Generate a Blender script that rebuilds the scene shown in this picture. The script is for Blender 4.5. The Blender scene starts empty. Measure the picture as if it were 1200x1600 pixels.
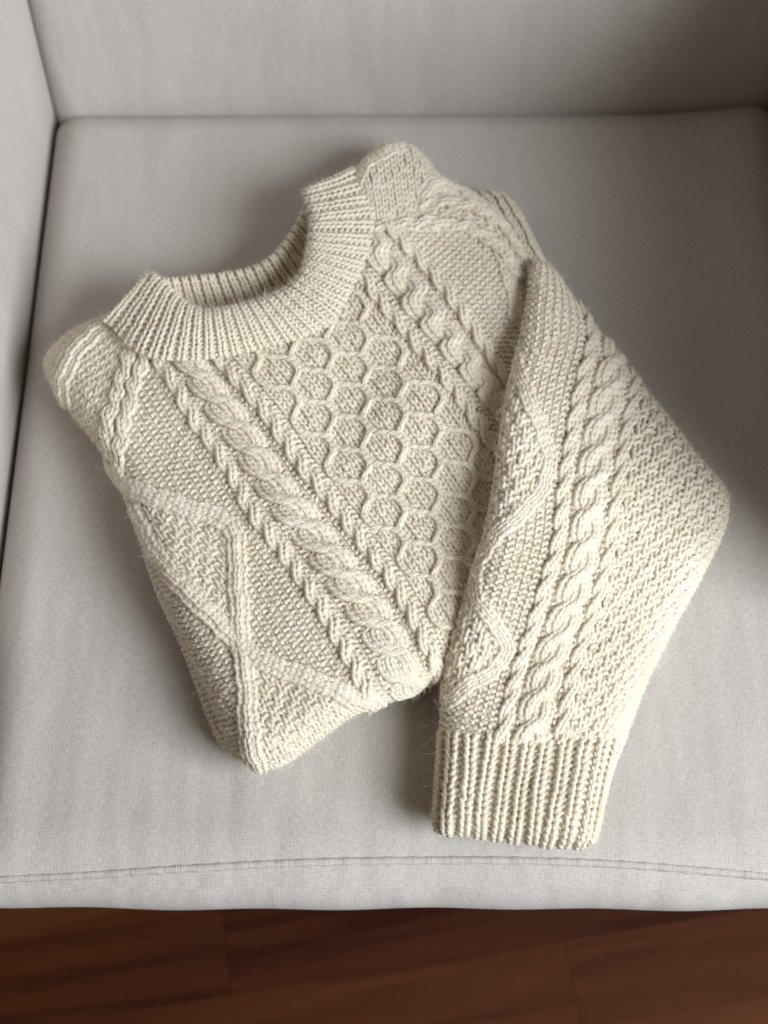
import bpy, math, random
import numpy as np
rng = np.random.default_rng(7)
random.seed(7)
S = bpy.context.scene
COL = S.collection

# ------------------------------------------------------------------ camera
ZS = 0.44                                   # top of the seat cushion above the floor
PITCH, FPX, DIST = math.radians(64), 2300.0, 2300 / 2400
DV = np.array([0, math.cos(PITCH), -math.sin(PITCH)])
RV = np.array([1.0, 0, 0])
UV_ = np.cross(RV, DV)
CAM = np.array([0, 0, ZS]) - DV * DIST
cd = bpy.data.cameras.new('camera'); cam = bpy.data.objects.new('camera', cd); COL.objects.link(cam)
cam.location = CAM; cam.rotation_euler = (math.pi / 2 - PITCH, 0, 0)
cd.sensor_fit = 'VERTICAL'; cd.sensor_height = 36; cd.lens = FPX / 1600 * 36
cd.clip_end = 100; cd.clip_start = 0.05
cd.dof.use_dof = True; cd.dof.focus_distance = 0.885; cd.dof.aperture_fstop = 5.0
S.camera = cam

# ------------------------------------------------------------------ light
W = bpy.data.worlds.new('World'); S.world = W; W.use_nodes = True
bg = W.node_tree.nodes['Background']; bg.inputs[0].default_value = (1.0, 0.76, 0.54, 1); bg.inputs[1].default_value = 0.115
def area(name, loc, target, sx, sy, power, col):
    l = bpy.data.lights.new(name, 'AREA'); l.shape = 'RECTANGLE'; l.size = sx; l.size_y = sy
    l.energy = power; l.color = col
    o = bpy.data.objects.new(name, l); COL.objects.link(o); o.location = loc
    d = np.array(target) - np.array(loc)
    from mathutils import Vector
    o.rotation_euler = Vector(d).to_track_quat('-Z', 'Y').to_euler()
area('window_light', (1.52, -1.10, 1.80), (0, 0, 0.45), 1.1, 1.35, 82, (0.88, 0.94, 1.0))
S.view_settings.view_transform = 'Standard'; S.view_settings.look = 'None'
S.view_settings.exposure = 0.0; S.view_settings.gamma = 1
S.cycles.use_adaptive_sampling = True
S.cycles.max_bounces = 8; S.cycles.diffuse_bounces = 6
S.cycles.use_denoising = True; S.cycles.filter_width = 1.8
S.cycles_curves.shape = 'RIBBONS'

# ------------------------------------------------------------------ small helpers
def unproject(px, z):
    """pixel positions (…,2) of the 1200x1600 photograph + heights above the floor -> points"""
    v = DV + RV * ((px[..., 0:1] - 600) / FPX) - UV_ * ((px[..., 1:2] - 800) / FPX)
    return CAM + v * ((z - CAM[2]) / v[..., 2])[..., None]
PX = 1 / 2400.0                             # one photograph pixel on the seat, in metres

def catmull(pts, n):
    p = np.asarray(pts, float)
    d = np.r_[0, np.cumsum(np.maximum(np.hypot(*(p[1:, :2] - p[:-1, :2]).T), 1e-6))]
    s = np.linspace(0, d[-1], n)
    m = np.gradient(p, d, axis=0)
    i = np.clip(np.searchsorted(d, s, 'right') - 1, 0, len(d) - 2)
    h = (d[i + 1] - d[i])[:, None]; t = ((s - d[i])[:, None]) / h
    return (2*t**3-3*t**2+1)*p[i] + (t**3-2*t**2+t)*h*m[i] + (-2*t**3+3*t**2)*p[i+1] + (t**3-t**2)*h*m[i+1]

def closed_smooth(pts, n=320):
    p = np.asarray(pts, float); k = len(p)
    q = np.vstack([p[-3:], p, p[:4]])
    c = catmull(q, n * 2)
    d = np.r_[0, np.cumsum(np.hypot(*(q[1:] - q[:-1]).T))]
    s = np.linspace(0, d[-1], n * 2)
    return c[(s >= d[3]) & (s < d[3 + k])]

def sdf(poly, q):
    """signed distance (inside positive) of points q (n,2) to a closed polygon"""
    out = np.full(len(q), 1e9); ins = np.zeros(len(q), bool)
    for a, b in zip(poly, np.roll(poly, -1, 0)):
        ab = b - a; ap = q - a
        t = np.clip((ap @ ab) / max(ab @ ab, 1e-9), 0, 1)
        out = np.minimum(out, np.hypot(*(ap - t[:, None] * ab).T))
        c = ((a[1] > q[:, 1]) != (b[1] > q[:, 1]))
        with np.errstate(divide='ignore', invalid='ignore'):
            xi = a[0] + (q[:, 1] - a[1]) * (b[0] - a[0]) / (b[1] - a[1])
        ins ^= c & (q[:, 0] < xi)
    return np.where(ins, out, -out)

def inside(poly, q):
    q = np.asarray(q); sh = q.shape[:-1]
    return (sdf(np.asarray(poly, float), q.reshape(-1, 2)) > 0).reshape(sh)

def rbf(ctrl):
    c = np.asarray(ctrl, float); p = c[:, :2] / 400; n = len(p)
    def phi(a, b):
        r2 = ((a[:, None] - b[None]) ** 2).sum(-1); return 0.5 * r2 * np.log(r2 + 1e-9)
    A = np.zeros((n + 3, n + 3)); A[:n, :n] = phi(p, p) + 0.02 * np.eye(n)
    A[:n, n] = 1; A[:n, n+1:] = p; A[n, :n] = 1; A[n+1:, :n] = p.T
    w = np.linalg.solve(A, np.r_[c[:, 2], 0, 0, 0])
    return lambda q: phi(q / 400, p) @ w[:n] + w[n] + (q / 400) @ w[n+1:]

def blur(a, k):
    for ax in (0, 1):
        for _ in range(2):
            p = np.pad(a, [(k, k) if i == ax else (0, 0) for i in range(2)], mode='edge')
            c = np.cumsum(p, axis=ax); z = np.zeros_like(np.take(c, [0], ax)); c = np.concatenate([z, c], ax)
            n = a.shape[ax]; hi = np.take(c, range(2*k+1, n+2*k+1), ax); lo = np.take(c, range(0, n), ax)
            a = (hi - lo) / (2*k+1)
    return a

def smooth_noise(shape, k, seed, amp):
    r = np.random.default_rng(seed).normal(size=shape); r = blur(r, k); return r / (r.std() + 1e-9) * amp

class Field:
    """a piece of cloth: point and normal as functions of flat coordinates, stored on a raster"""
    def finish(self, o, step, P):
        self.o, self.step, self.P = np.asarray(o, float), step, P
        gu = np.gradient(P, axis=1); gv = np.gradient(P, axis=0)
        N = np.cross(gv, gu); N /= np.linalg.norm(N, axis=-1, keepdims=True) + 1e-12
        self.N = N
    def __call__(self, q):
        g = (q - self.o) / self.step
        H, Wd = self.P.shape[:2]
        ix = np.clip(np.floor(g[..., 0]).astype(int), 0, Wd - 2); iy = np.clip(np.floor(g[..., 1]).astype(int), 0, H - 2)
        fx = np.clip(g[..., 0] - ix, 0, 1)[..., None]; fy = np.clip(g[..., 1] - iy, 0, 1)[..., None]
        def bl(A):
            return (A[iy, ix]*(1-fx)+A[iy, ix+1]*fx)*(1-fy)+(A[iy+1, ix]*(1-fx)+A[iy+1, ix+1]*fx)*fy
        N = bl(self.N); N = N / (np.linalg.norm(N, axis=-1, keepdims=True) + 1e-9)
        return bl(self.P), N

class Rolled(Field):
    """cloth lying at height h (cm) whose outline rolls over with radius R (px)"""
    def __init__(self, outline, ctrl, R, seed, wob=0.15, floor=0.15, soft=3, tmax=2.5):
        self.poly = closed_smooth(outline); step = 3.0; mar = 1.35 * R
        lo = self.poly.min(0) - mar; hi = self.poly.max(0) + mar
        xs = np.arange(lo[0], hi[0], step); ys = np.arange(lo[1], hi[1], step)
        X, Y = np.meshgrid(xs, ys); q = np.stack([X, Y], -1)
        sd = sdf(self.poly, q.reshape(-1, 2)).reshape(X.shape)
        sd = blur(sd, soft); self.sd = sd
        gy, gx = np.gradient(sd, step); gl = np.hypot(gx, gy) + 1e-6
        gx = blur(gx / gl, 3); gy = blur(gy / gl, 3); gl = np.hypot(gx, gy) + 1e-6
        n = np.stack([gx / gl, gy / gl], -1)
        h = rbf(ctrl)(q.reshape(-1, 2)).reshape(X.shape)
        h = h + smooth_noise(X.shape, 13, seed, wob)
        th = np.clip((R - sd) / R, 0, tmax)
        tgt = R - R * np.sin(th)
        over = th > 0
        q2 = np.where(over[..., None], q + n * np.where(over, tgt - sd, 0)[..., None], q)
        z = h - R * PX * 100 * (1 - np.cos(th))
        z = np.maximum(z, floor) + 0.0
        self.R = R; self.th = th; self.q = q
        self.finish(lo, step, unproject(q2, ZS + z / 100))
    def theta(self, q):
        g = np.round((q - self.o) / self.step).astype(int)
        H, Wd = self.th.shape
        ok = (g[..., 0] >= 0) & (g[..., 0] < Wd) & (g[..., 1] >= 0) & (g[..., 1] < H)
        t = self.th[np.clip(g[..., 1], 0, H-1), np.clip(g[..., 0], 0, Wd-1)]
        return np.where(ok, t, 9)

# ------------------------------------------------------------------ yarn
class Yarn:
    def __init__(self): self.L = []
    def add(self, P, r, tone=None):          # P (n,m,3)
        if len(P):
            self.L.append((P, np.broadcast_to(np.asarray(r, float), (len(P),)).copy()))

SIDES = 6
def loop_curve(m):
    t = np.linspace(0, 1, m)
    x = (t - .5) + 0.19 * np.sin(4*np.pi*t)
    y = -0.82 * np.cos(2*np.pi*t)
    z = -np.cos(4*np.pi*t); z = np.sign(z) * np.abs(z) ** .7
    return t, x, y, z

def stitches(yarn, field, place, uc, vc, cw, rh, s, sl, sr, r, w0=0.0, d=2.6, m=13, jit=0.09, flip=1, tmax=2.35, wfun=None):
    """one loop of yarn per stitch; place(u,v)->flat coordinates; s/sl/sr: +1 knit, -1 purl of the stitch and its neighbours"""
    n = len(uc)
    if n == 0: return
    t, x, y, z = loop_curve(m)
    cw = np.broadcast_to(cw, (n,))[:, None]; rh = np.broadcast_to(rh, (n,))[:, None]
    ju = rng.normal(0, jit, (n, 1)); jv = rng.normal(0, jit, (n, 1))
    env = np.sin(np.pi * t)[None]
    u = uc[:, None] + cw * (x[None] + ju * env)
    v = vc[:, None] - flip * rh * (y[None] * np.where(s < 0, .80, 1.0)[:, None] + jv * env)
    a = np.clip(t * 4, 0, 1)[None]; b = np.clip((1 - t) * 4, 0, 1)[None]
    sg = s[:, None] * np.minimum(a, b) + (1 - a) * (s + sl)[:, None] / 2 + (1 - b) * (s + sr)[:, None] / 2
    w = d * z[None] * sg * np.where(s < 0, .72, 1.0)[:, None] + rng.normal(0, .25, (n, 1)) * env
    w = w + (w0 if np.isscalar(w0) else w0[:, None])
    q = place(u, v)
    if isinstance(q, tuple): q, dw = q; w = w + dw
    if wfun is not None: w = w + wfun(q)
    if hasattr(field, 'theta'):
        keep = field.theta(q[:, m // 2]) < tmax
        q, w = q[keep], w[keep]; n = len(q)
        if n == 0: return
    P, N = field(q)
    yarn.add(P + N * (w * PX)[..., None], r * PX * rng.normal(1.05, .06, n))

def tube_mesh(name, yarn, mat, parent):
    Vs, Fs, UVs, Ts = [], [], [], []; off = 0; k = SIDES
    ang = np.arange(k) * 2 * np.pi / k
    for P, r in yarn.L:
        n, m = P.shape[:2]
        T = np.gradient(P, axis=1); T /= np.linalg.norm(T, axis=-1, keepdims=True) + 1e-12
        A = np.empty_like(T)
        ref = np.tile(np.array([0.13, 0.31, 0.94]), (n, 1))
        a = ref - (ref * T[:, 0]).sum(-1, keepdims=True) * T[:, 0]
        A[:, 0] = a / (np.linalg.norm(a, axis=-1, keepdims=True) + 1e-9)
        for j in range(1, m):
            a = A[:, j-1] - (A[:, j-1] * T[:, j]).sum(-1, keepdims=True) * T[:, j]
            A[:, j] = a / (np.linalg.norm(a, axis=-1, keepdims=True) + 1e-9)
        B = np.cross(T, A)
        seg = np.linalg.norm(np.diff(P, axis=1), axis=-1)
        ln = np.concatenate([np.zeros((n, 1)), np.cumsum(seg, 1)], 1) / 0.0026 + rng.random((n, 1)) * 5
        V = P[:, :, None] + r[:, None, None, None] * (A[:, :, None] * np.cos(ang)[None, None, :, None] + B[:, :, None] * np.sin(ang)[None, None, :, None])
        Vs.append(V.reshape(-1, 3))
        idx = (np.arange(n)[:, None, None] * m + np.arange(m - 1)[None, :, None]) * k + np.arange(k)[None, None, :]
        nx = np.roll(np.arange(k), -1) - np.arange(k)
        f = np.stack([idx, idx + k, idx + k + nx, idx + nx], -1) + off
        Fs.append(f.reshape(-1, 4))
        u0 = np.broadcast_to(np.arange(k) / k, idx.shape); u1 = u0 + 1 / k
        l0 = np.broadcast_to(ln[:, :-1, None], idx.shape); l1 = np.broadcast_to(ln[:, 1:, None], idx.shape)
        UVs.append(np.stack([np.stack([u0, l0], -1), np.stack([u0, l1], -1), np.stack([u1, l1], -1), np.stack([u1, l0], -1)], -2).reshape(-1, 2))
        Ts.append(np.repeat(rng.random(n), m * k))
        off += n * m * k
    if not Vs:
        return None
    V = np.vstack(Vs); F = np.vstack(Fs)
    me = bpy.data.meshes.new(name)
    me.vertices.add(len(V)); me.vertices.foreach_set('co', V.astype(np.float32).ravel())
    me.loops.add(F.size); me.loops.foreach_set('vertex_index', F.astype(np.int32).ravel())
    me.polygons.add(len(F)); me.polygons.foreach_set('loop_start', np.arange(0, F.size, 4, dtype=np.int32))
    me.polygons.foreach_set('use_smooth', np.ones(len(F), bool))
    ul = me.uv_layers.new(name='yarn'); ul.data.foreach_set('uv', np.vstack(UVs).astype(np.float32).ravel())
    at = me.attributes.new('tone', 'FLOAT', 'POINT'); at.data.foreach_set('value', np.concatenate(Ts).astype(np.float32))
    me.update(calc_edges=True); me.materials.append(mat)
    o = bpy.data.objects.new(name, me); COL.objects.link(o); o.parent = parent
    return o

def grid_mesh(name, P, mask, mat, parent, N=None, off=0.0):
    """quad sheet over a raster of points"""
    if N is not None: P = P + N * off
    H, Wd = P.shape[:2]
    idx = np.arange(H * Wd).reshape(H, Wd)
    ok = mask[:-1, :-1] & mask[1:, :-1] & mask[:-1, 1:] & mask[1:, 1:]
    F = np.stack([idx[:-1, :-1], idx[1:, :-1], idx[1:, 1:], idx[:-1, 1:]], -1)[ok]
    used = np.unique(F); rm = np.full(H * Wd, -1); rm[used] = np.arange(len(used))
    V = P.reshape(-1, 3)[used]; F = rm[F]
    me = bpy.data.meshes.new(name); me.from_pydata(V.tolist(), [], F.tolist())
    me.polygons.foreach_set('use_smooth', np.ones(len(F), bool)); me.materials.append(mat)
    o = bpy.data.objects.new(name, me); COL.objects.link(o); o.parent = parent
    return o

def fuzz(name, yarns, count, mat, parent, lmax=0.006):
    """loose wool fibres standing off the yarn"""
    pts = []; tan = []
    for y in yarns:
        for P, r in y.L:
            T = np.gradient(P, axis=1); pts.append(P.reshape(-1, 3)); tan.append(T.reshape(-1, 3))
    pts = np.vstack(pts); tan = np.vstack(tan)
    tan /= np.linalg.norm(tan, axis=-1, keepdims=True) + 1e-12
    i = rng.integers(0, len(pts), count); p0 = pts[i]; t0 = tan[i]
    n = 5
    L = 0.0014 + rng.gamma(1.3, lmax / 6, count) * np.where(rng.random(count) < .06, 1.6, 1)
    d = t0 * rng.choice([-1, 1], (count, 1)) * 0.8 + rng.normal(0, .55, (count, 3)) + np.array([0, 0, .25])
    d /= np.linalg.norm(d, axis=-1, keepdims=True)
    c1 = rng.normal(0, .5, (count, 3)); c2 = rng.normal(0, .4, (count, 3))
    p0 = p0 + rng.normal(0, .0007, p0.shape)
    tt = np.linspace(0, 1, n)[None, :, None]
    pos = p0[:, None] + L[:, None, None] * (d[:, None] * tt + c1[:, None] * tt**2 * .8 + c2[:, None] * np.sin(tt * 5) * .25)
    hc = bpy.data.hair_curves.new(name); hc.add_curves([n] * count)
    hc.attributes['position'].data.foreach_set('vector', pos.astype(np.float32).ravel())
    ra = hc.attributes.get('radius') or hc.attributes.new('radius', 'FLOAT', 'POINT')
    rr = (0.00002 + rng.gamma(2, .000013, (count, 1))) * (1 - 0.6 * tt[..., 0])
    ra.data.foreach_set('value', rr.astype(np.float32).ravel())
    hc.materials.append(mat)
    o = bpy.data.objects.new(name, hc); COL.objects.link(o); o.parent = parent; o['kind'] = 'stuff'
    return o

def empty(name, loc):
    o = bpy.data.objects.new(name, None); COL.objects.link(o); o.location = loc; o.empty_display_size = .05
    return o

# ------------------------------------------------------------------ materials
def mat_new(name):
    m = bpy.data.materials.new(name); m.use_nodes = True
    nt = m.node_tree; b = nt.nodes['Principled BSDF']
    return m, nt, b
def node(nt, t, **kw):
    n = nt.nodes.new(t)
    for k, v in kw.items(): setattr(n, k, v)
    return n
def mathn(nt, op, a, b=None):
    n = node(nt, 'ShaderNodeMath', operation=op)
    for i, x in enumerate((a, b)):
        if x is None: continue
        if isinstance(x, (int, float)): n.inputs[i].default_value = x
        else: nt.links.new(x, n.inputs[i])
    return n.outputs[0]

def wool_material(name, yarn_uv=True):
    m, nt, b = mat_new(name); L = nt.links.new
    b.inputs['Roughness'].default_value = 0.85
    b.inputs['Specular IOR Level'].default_value = 0.25
    b.inputs['Sheen Weight'].default_value = 0.25; b.inputs['Sheen Roughness'].default_value = 0.5
    geo = node(nt, 'ShaderNodeTexCoord')
    n1 = node(nt, 'ShaderNodeTexNoise'); n1.inputs['Scale'].default_value = 22; n1.inputs['Detail'].default_value = 3
    n2 = node(nt, 'ShaderNodeTexNoise'); n2.inputs['Scale'].default_value = 900; n2.inputs['Detail'].default_value = 2
    L(geo.outputs['Object'], n1.inputs['Vector']); L(geo.outputs['Object'], n2.inputs['Vector'])
    cr = node(nt, 'ShaderNodeValToRGB')
    e = cr.color_ramp.elements
    e[0].position = .25; e[0].color = (0.785, 0.70, 0.545, 1); e[1].position = .75; e[1].color = (0.895, 0.843, 0.72, 1)
    tone = node(nt, 'ShaderNodeAttribute', attribute_name='tone')
    s = mathn(nt, 'ADD', mathn(nt, 'MULTIPLY', n1.outputs['Fac'], .45), mathn(nt, 'MULTIPLY', n2.outputs['Fac'], .22))
    s = mathn(nt, 'ADD', s, mathn(nt, 'MULTIPLY', tone.outputs['Fac'], .22))
    L(s, cr.inputs['Fac']); L(cr.outputs['Color'], b.inputs['Base Color'])
    if yarn_uv:
        uv = node(nt, 'ShaderNodeUVMap', uv_map='yarn'); sp = node(nt, 'ShaderNodeSeparateXYZ'); L(uv.outputs['UV'], sp.inputs[0])
        a = mathn(nt, 'ADD', mathn(nt, 'MULTIPLY', sp.outputs['X'], 3 * 2 * math.pi), mathn(nt, 'MULTIPLY', sp.outputs['Y'], 2.1 * math.pi))
        ply = mathn(nt, 'ABSOLUTE', mathn(nt, 'SINE', mathn(nt, 'MULTIPLY', a, .5)))
        fib = node(nt, 'ShaderNodeTexNoise'); fib.inputs['Scale'].default_value = 1.0; fib.inputs['Detail'].default_value = 2
        cmb = node(nt, 'ShaderNodeCombineXYZ')
        L(mathn(nt, 'MULTIPLY', a, 2.2), cmb.inputs[0]); L(mathn(nt, 'MULTIPLY', sp.outputs['Y'], 1.2), cmb.inputs[1]); L(tone.outputs['Fac'], cmb.inputs[2])
        L(cmb.outputs[0], fib.inputs['Vector'])
        hgt = mathn(nt, 'ADD', mathn(nt, 'MULTIPLY', ply, .7), mathn(nt, 'MULTIPLY', fib.outputs['Fac'], .5))
        bp = node(nt, 'ShaderNodeBump'); bp.inputs['Strength'].default_value = 0.5; bp.inputs['Distance'].default_value = 0.0007
        L(hgt, bp.inputs['Height']); L(bp.outputs['Normal'], b.inputs['Normal'])
    return m
M_WOOL = wool_material('cream_wool')
M_BACK = wool_material('cream_wool_inner', False)
mf, nt, b = mat_new('wool_fibre'); b.inputs['Base Color'].default_value = (.95, .88, .75, 1); b.inputs['Roughness'].default_value = .8
M_FUZZ = mf

def fabric_material():
    m, nt, b = mat_new('grey_linen_weave'); L = nt.links.new
    b.inputs['Roughness'].default_value = .95; b.inputs['Specular IOR Level'].default_value = .1
    b.inputs['Sheen Weight'].default_value = .15
    tc = node(nt, 'ShaderNodeTexCoord')
    def wave(rot, scale):
        mp = node(nt, 'ShaderNodeMapping'); mp.inputs['Rotation'].default_value = rot; L(tc.outputs['UV'], mp.inputs['Vector'])
        w = node(nt, 'ShaderNodeTexWave', wave_type='BANDS', bands_direction='X'); w.inputs['Scale'].default_value = scale
        w.inputs['Distortion'].default_value = 1.6; w.inputs['Detail'].default_value = 1; w.inputs['Detail Scale'].default_value = 2.5
        L(mp.outputs[0], w.inputs['Vector']); return w.outputs['Fac']
    w1 = wave((0, 0, .03), 255); w2 = wave((0, 0, math.pi / 2 + .05), 255)
    weave = mathn(nt, 'MULTIPLY', w1, w2)
    mp = node(nt, 'ShaderNodeMapping'); mp.inputs['Scale'].default_value = (1400, 260, 1); L(tc.outputs['UV'], mp.inputs['Vector'])
    nh = node(nt, 'ShaderNodeTexNoise'); nh.inputs['Scale'].default_value = 1; nh.inputs['Detail'].default_value = 2; L(mp.outputs[0], nh.inputs['Vector'])
    mp2 = node(nt, 'ShaderNodeMapping'); mp2.inputs['Scale'].default_value = (260, 1400, 1); L(tc.outputs['UV'], mp2.inputs['Vector'])
    nv = node(nt, 'ShaderNodeTexNoise'); nv.inputs['Scale'].default_value = 1; nv.inputs['Detail'].default_value = 2; L(mp2.outputs[0], nv.inputs['Vector'])
    big = node(nt, 'ShaderNodeTexNoise'); big.inputs['Scale'].default_value = 9; big.inputs['Detail'].default_value = 4; L(tc.outputs['UV'], big.inputs['Vector'])
    sm = mathn(nt, 'ADD', mathn(nt, 'MULTIPLY', nh.outputs['Fac'], .5), mathn(nt, 'MULTIPLY', nv.outputs['Fac'], .5))
    sm = mathn(nt, 'ADD', sm, mathn(nt, 'MULTIPLY', weave, .42))
    sm = mathn(nt, 'ADD', sm, mathn(nt, 'MULTIPLY', big.outputs['Fac'], .12))
    cr = node(nt, 'ShaderNodeValToRGB'); e = cr.color_ramp.elements
    e[0].position = .35; e[0].color = (.375, .345, .318, 1); e[1].position = .95; e[1].color = (.70, .654, .612, 1)
    L(sm, cr.inputs['Fac']); L(cr.outputs['Color'], b.inputs['Base Color'])
    bp = node(nt, 'ShaderNodeBump'); bp.inputs['Strength'].default_value = .55; bp.inputs['Distance'].default_value = .0006
    L(sm, bp.inputs['Height'])
    mw = node(nt, 'ShaderNodeMapping'); mw.inputs['Scale'].default_value = (26, 7, 1); L(tc.outputs['UV'], mw.inputs['Vector'])
    wr = node(nt, 'ShaderNodeTexNoise'); wr.inputs['Scale'].default_value = 1; wr.inputs['Detail'].default_value = 2; L(mw.outputs[0], wr.inputs['Vector'])
    b2 = node(nt, 'ShaderNodeBump'); b2.inputs['Strength'].default_value = .8; b2.inputs['Distance'].default_value = .005
    L(wr.outputs['Fac'], b2.inputs['Height']); L(bp.outputs['Normal'], b2.inputs['Normal']); L(b2.outputs['Normal'], b.inputs['Normal'])
    return m
M_FAB = fabric_material()

def wood_material():
    m, nt, b = mat_new('dark_red_wood'); L = nt.links.new
    b.inputs['Roughness'].default_value = .5; b.inputs['Specular IOR Level'].default_value = .12
    tc = node(nt, 'ShaderNodeTexCoord'); oi = node(nt, 'ShaderNodeObjectInfo')
    mp = node(nt, 'ShaderNodeMapping'); mp.inputs['Scale'].default_value = (2.2, 30, 30)
    cmb = node(nt, 'ShaderNodeCombineXYZ'); L(mathn(nt, 'MULTIPLY', oi.outputs['Random'], 40), cmb.inputs[0]); L(mathn(nt, 'MULTIPLY', oi.outputs['Random'], 11), cmb.inputs[1])
    L(tc.outputs['Object'], mp.inputs['Vector']); L(cmb.outputs[0], mp.inputs['Location'])
    n1 = node(nt, 'ShaderNodeTexNoise'); n1.inputs['Scale'].default_value = 1.6; n1.inputs['Detail'].default_value = 6; n1.inputs['Distortion'].default_value = .8
    L(mp.outputs[0], n1.inputs['Vector'])
    s = mathn(nt, 'ADD', mathn(nt, 'MULTIPLY', n1.outputs['Fac'], .9), mathn(nt, 'MULTIPLY', oi.outputs['Random'], .45))
    cr = node(nt, 'ShaderNodeValToRGB'); e = cr.color_ramp.elements
    e[0].position = .35; e[0].color = (.030, .0065, .002, 1); e[1].position = 1.0; e[1].color = (.100, .029, .0085, 1)
    L(s, cr.inputs['Fac']); L(cr.outputs['Color'], b.inputs['Base Color'])
    bp = node(nt, 'ShaderNodeBump'); bp.inputs['Strength'].default_value = .15; bp.inputs['Distance'].default_value = .001
    L(n1.outputs['Fac'], bp.inputs['Height']); L(bp.outputs['Normal'], b.inputs['Normal'])
    return m
M_WOOD = wood_material()

# ------------------------------------------------------------------ the floor
def plank_mesh(length, width, th=.012, bev=.0003):
    a, w = length / 2, width / 2
    V = []
    for (dx, z) in ((0, -th), (0, -bev), (-bev, 0)):
        V += [(-a - dx, -w - dx, z), (a + dx, -w - dx, z), (a + dx, w + dx, z), (-a - dx, w + dx, z)]
    F = [(8, 9, 10, 11)]
    for k in (0, 4):
        for i in range(4):
            j = (i + 1) % 4; F.append((k + i, k + j, k + 4 + j, k + 4 + i))
    me = bpy.data.meshes.new('plank'); me.from_pydata(V, [], F); me.materials.append(M_WOOD); return me
sub = bpy.data.meshes.new('floor'); sub.from_pydata([(-2, -2, -.0125), (2, -2, -.0125), (2, 2, -.0125), (-2, 2, -.0125)], [], [(0, 1, 2, 3)])
mk, nt, b = mat_new('dark_joint'); b.inputs['Base Color'].default_value = (.02, .008, .005, 1); sub.materials.append(mk)
floor = bpy.data.objects.new('floor', sub); COL.objects.link(floor); floor['kind'] = 'structure'
PW, PL = .072, .48; pm = plank_mesh(PL - .0001, PW - .0001)
fa = math.radians(9); ca, sa = math.cos(fa), math.sin(fa)
for r in range(-11, 12):
    sh = ((r * 7) % 5) / 5 * PL
    for c in range(-2, 3):
        lx, ly = c * PL + sh - PL / 2, r * PW
        x, y = lx * ca - ly * sa, lx * sa + ly * ca
        o = bpy.data.objects.new('plank', pm); COL.objects.link(o); o.parent = floor
        o.location = (x - .135, y - .205, rng.normal(0, .0002)); o.rotation_euler = (0, 0, fa)

# ------------------------------------------------------------------ the armchair
chair = empty('armchair', (0.015, .05, 0))
chair['label'] = 'light grey linen upholstered armchair holding the folded cream sweater on its seat'; chair['category'] = 'armchair'
def local(o, root):
    o.parent = root; o.matrix_parent_inverse.identity()
    me = o.data; off = np.array(root.location)
    n = len(me.vertices); c = np.empty(n * 3, np.float32); me.vertices.foreach_get('co', c)
    me.vertices.foreach_set('co', (c.reshape(-1, 3) - off).astype(np.float32).ravel()); me.update()

def loft(name, rings, mat, cap=True, uvscale=1.0, uvproj=None):
    """closed rings of points (k,n,3) -> smooth mesh with metric planar UVs by dominant side"""
    rings = np.asarray(rings, float); k, n = rings.shape[:2]
    V = rings.reshape(-1, 3); F = []
    for i in range(k - 1):
        for j in range(n):
            jn = (j + 1) % n; F.append((i*n+j, i*n+jn, (i+1)*n+jn, (i+1)*n+j))
    V = V.tolist()
    if cap:
        for i, flip in ((0, True), (k - 1, False)):
            c = rings[i].mean(0); V.append(c.tolist()); ci = len(V) - 1
            for j in range(n):
                jn = (j + 1) % n
                F.append((ci, i*n+jn, i*n+j) if flip else (ci, i*n+j, i*n+jn))
    me = bpy.data.meshes.new(name); me.from_pydata(V, [], F)
    me.polygons.foreach_set('use_smooth', np.ones(len(F), bool)); me.materials.append(mat)
    me.update()
    ul = me.uv_layers.new(name='UVMap')
    co = np.array(V); uv = np.empty((len(me.loops), 2), np.float32)
    for p in me.polygons:
        nrm = np.abs(np.array(p.normal)); ax = int(np.argmax(nrm * np.array([1, 1, 1.15])))
        for li in p.loop_indices:
            v = co[me.loops[li].vertex_index]
            uv[li] = (v[0], v[1]) if ax == 2 else ((v[0], v[2]) if ax == 1 else (v[1], v[2]))
    ul.data.foreach_set('uv', uv.ravel())
    o = bpy.data.objects.new(name, me); COL.objects.link(o)
    return o

def rrect(x0, x1, y0, y1, r, n=160):
    """rounded rectangle, counter-clockwise, evenly spaced"""
    r = max(min(r, (x1-x0)/2 - 1e-4, (y1-y0)/2 - 1e-4), 1e-4)
    pts = []
    for cx, cy, a0 in ((x1-r, y1-r, 0), (x0+r, y1-r, 90), (x0+r, y0+r, 180), (x1-r, y0+r, 270)):
        for a in np.linspace(a0, a0 + 90, 9): pts.append((cx + r*math.cos(math.radians(a)), cy + r*math.sin(math.radians(a))))
    p = np.array(pts + pts[:1]); d = np.r_[0, np.cumsum(np.hypot(*(p[1:]-p[:-1]).T))]
    s = np.linspace(0, d[-1], n, endpoint=False)
    return np.stack([np.interp(s, d, p[:, 0]), np.interp(s, d, p[:, 1])], -1)

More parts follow.
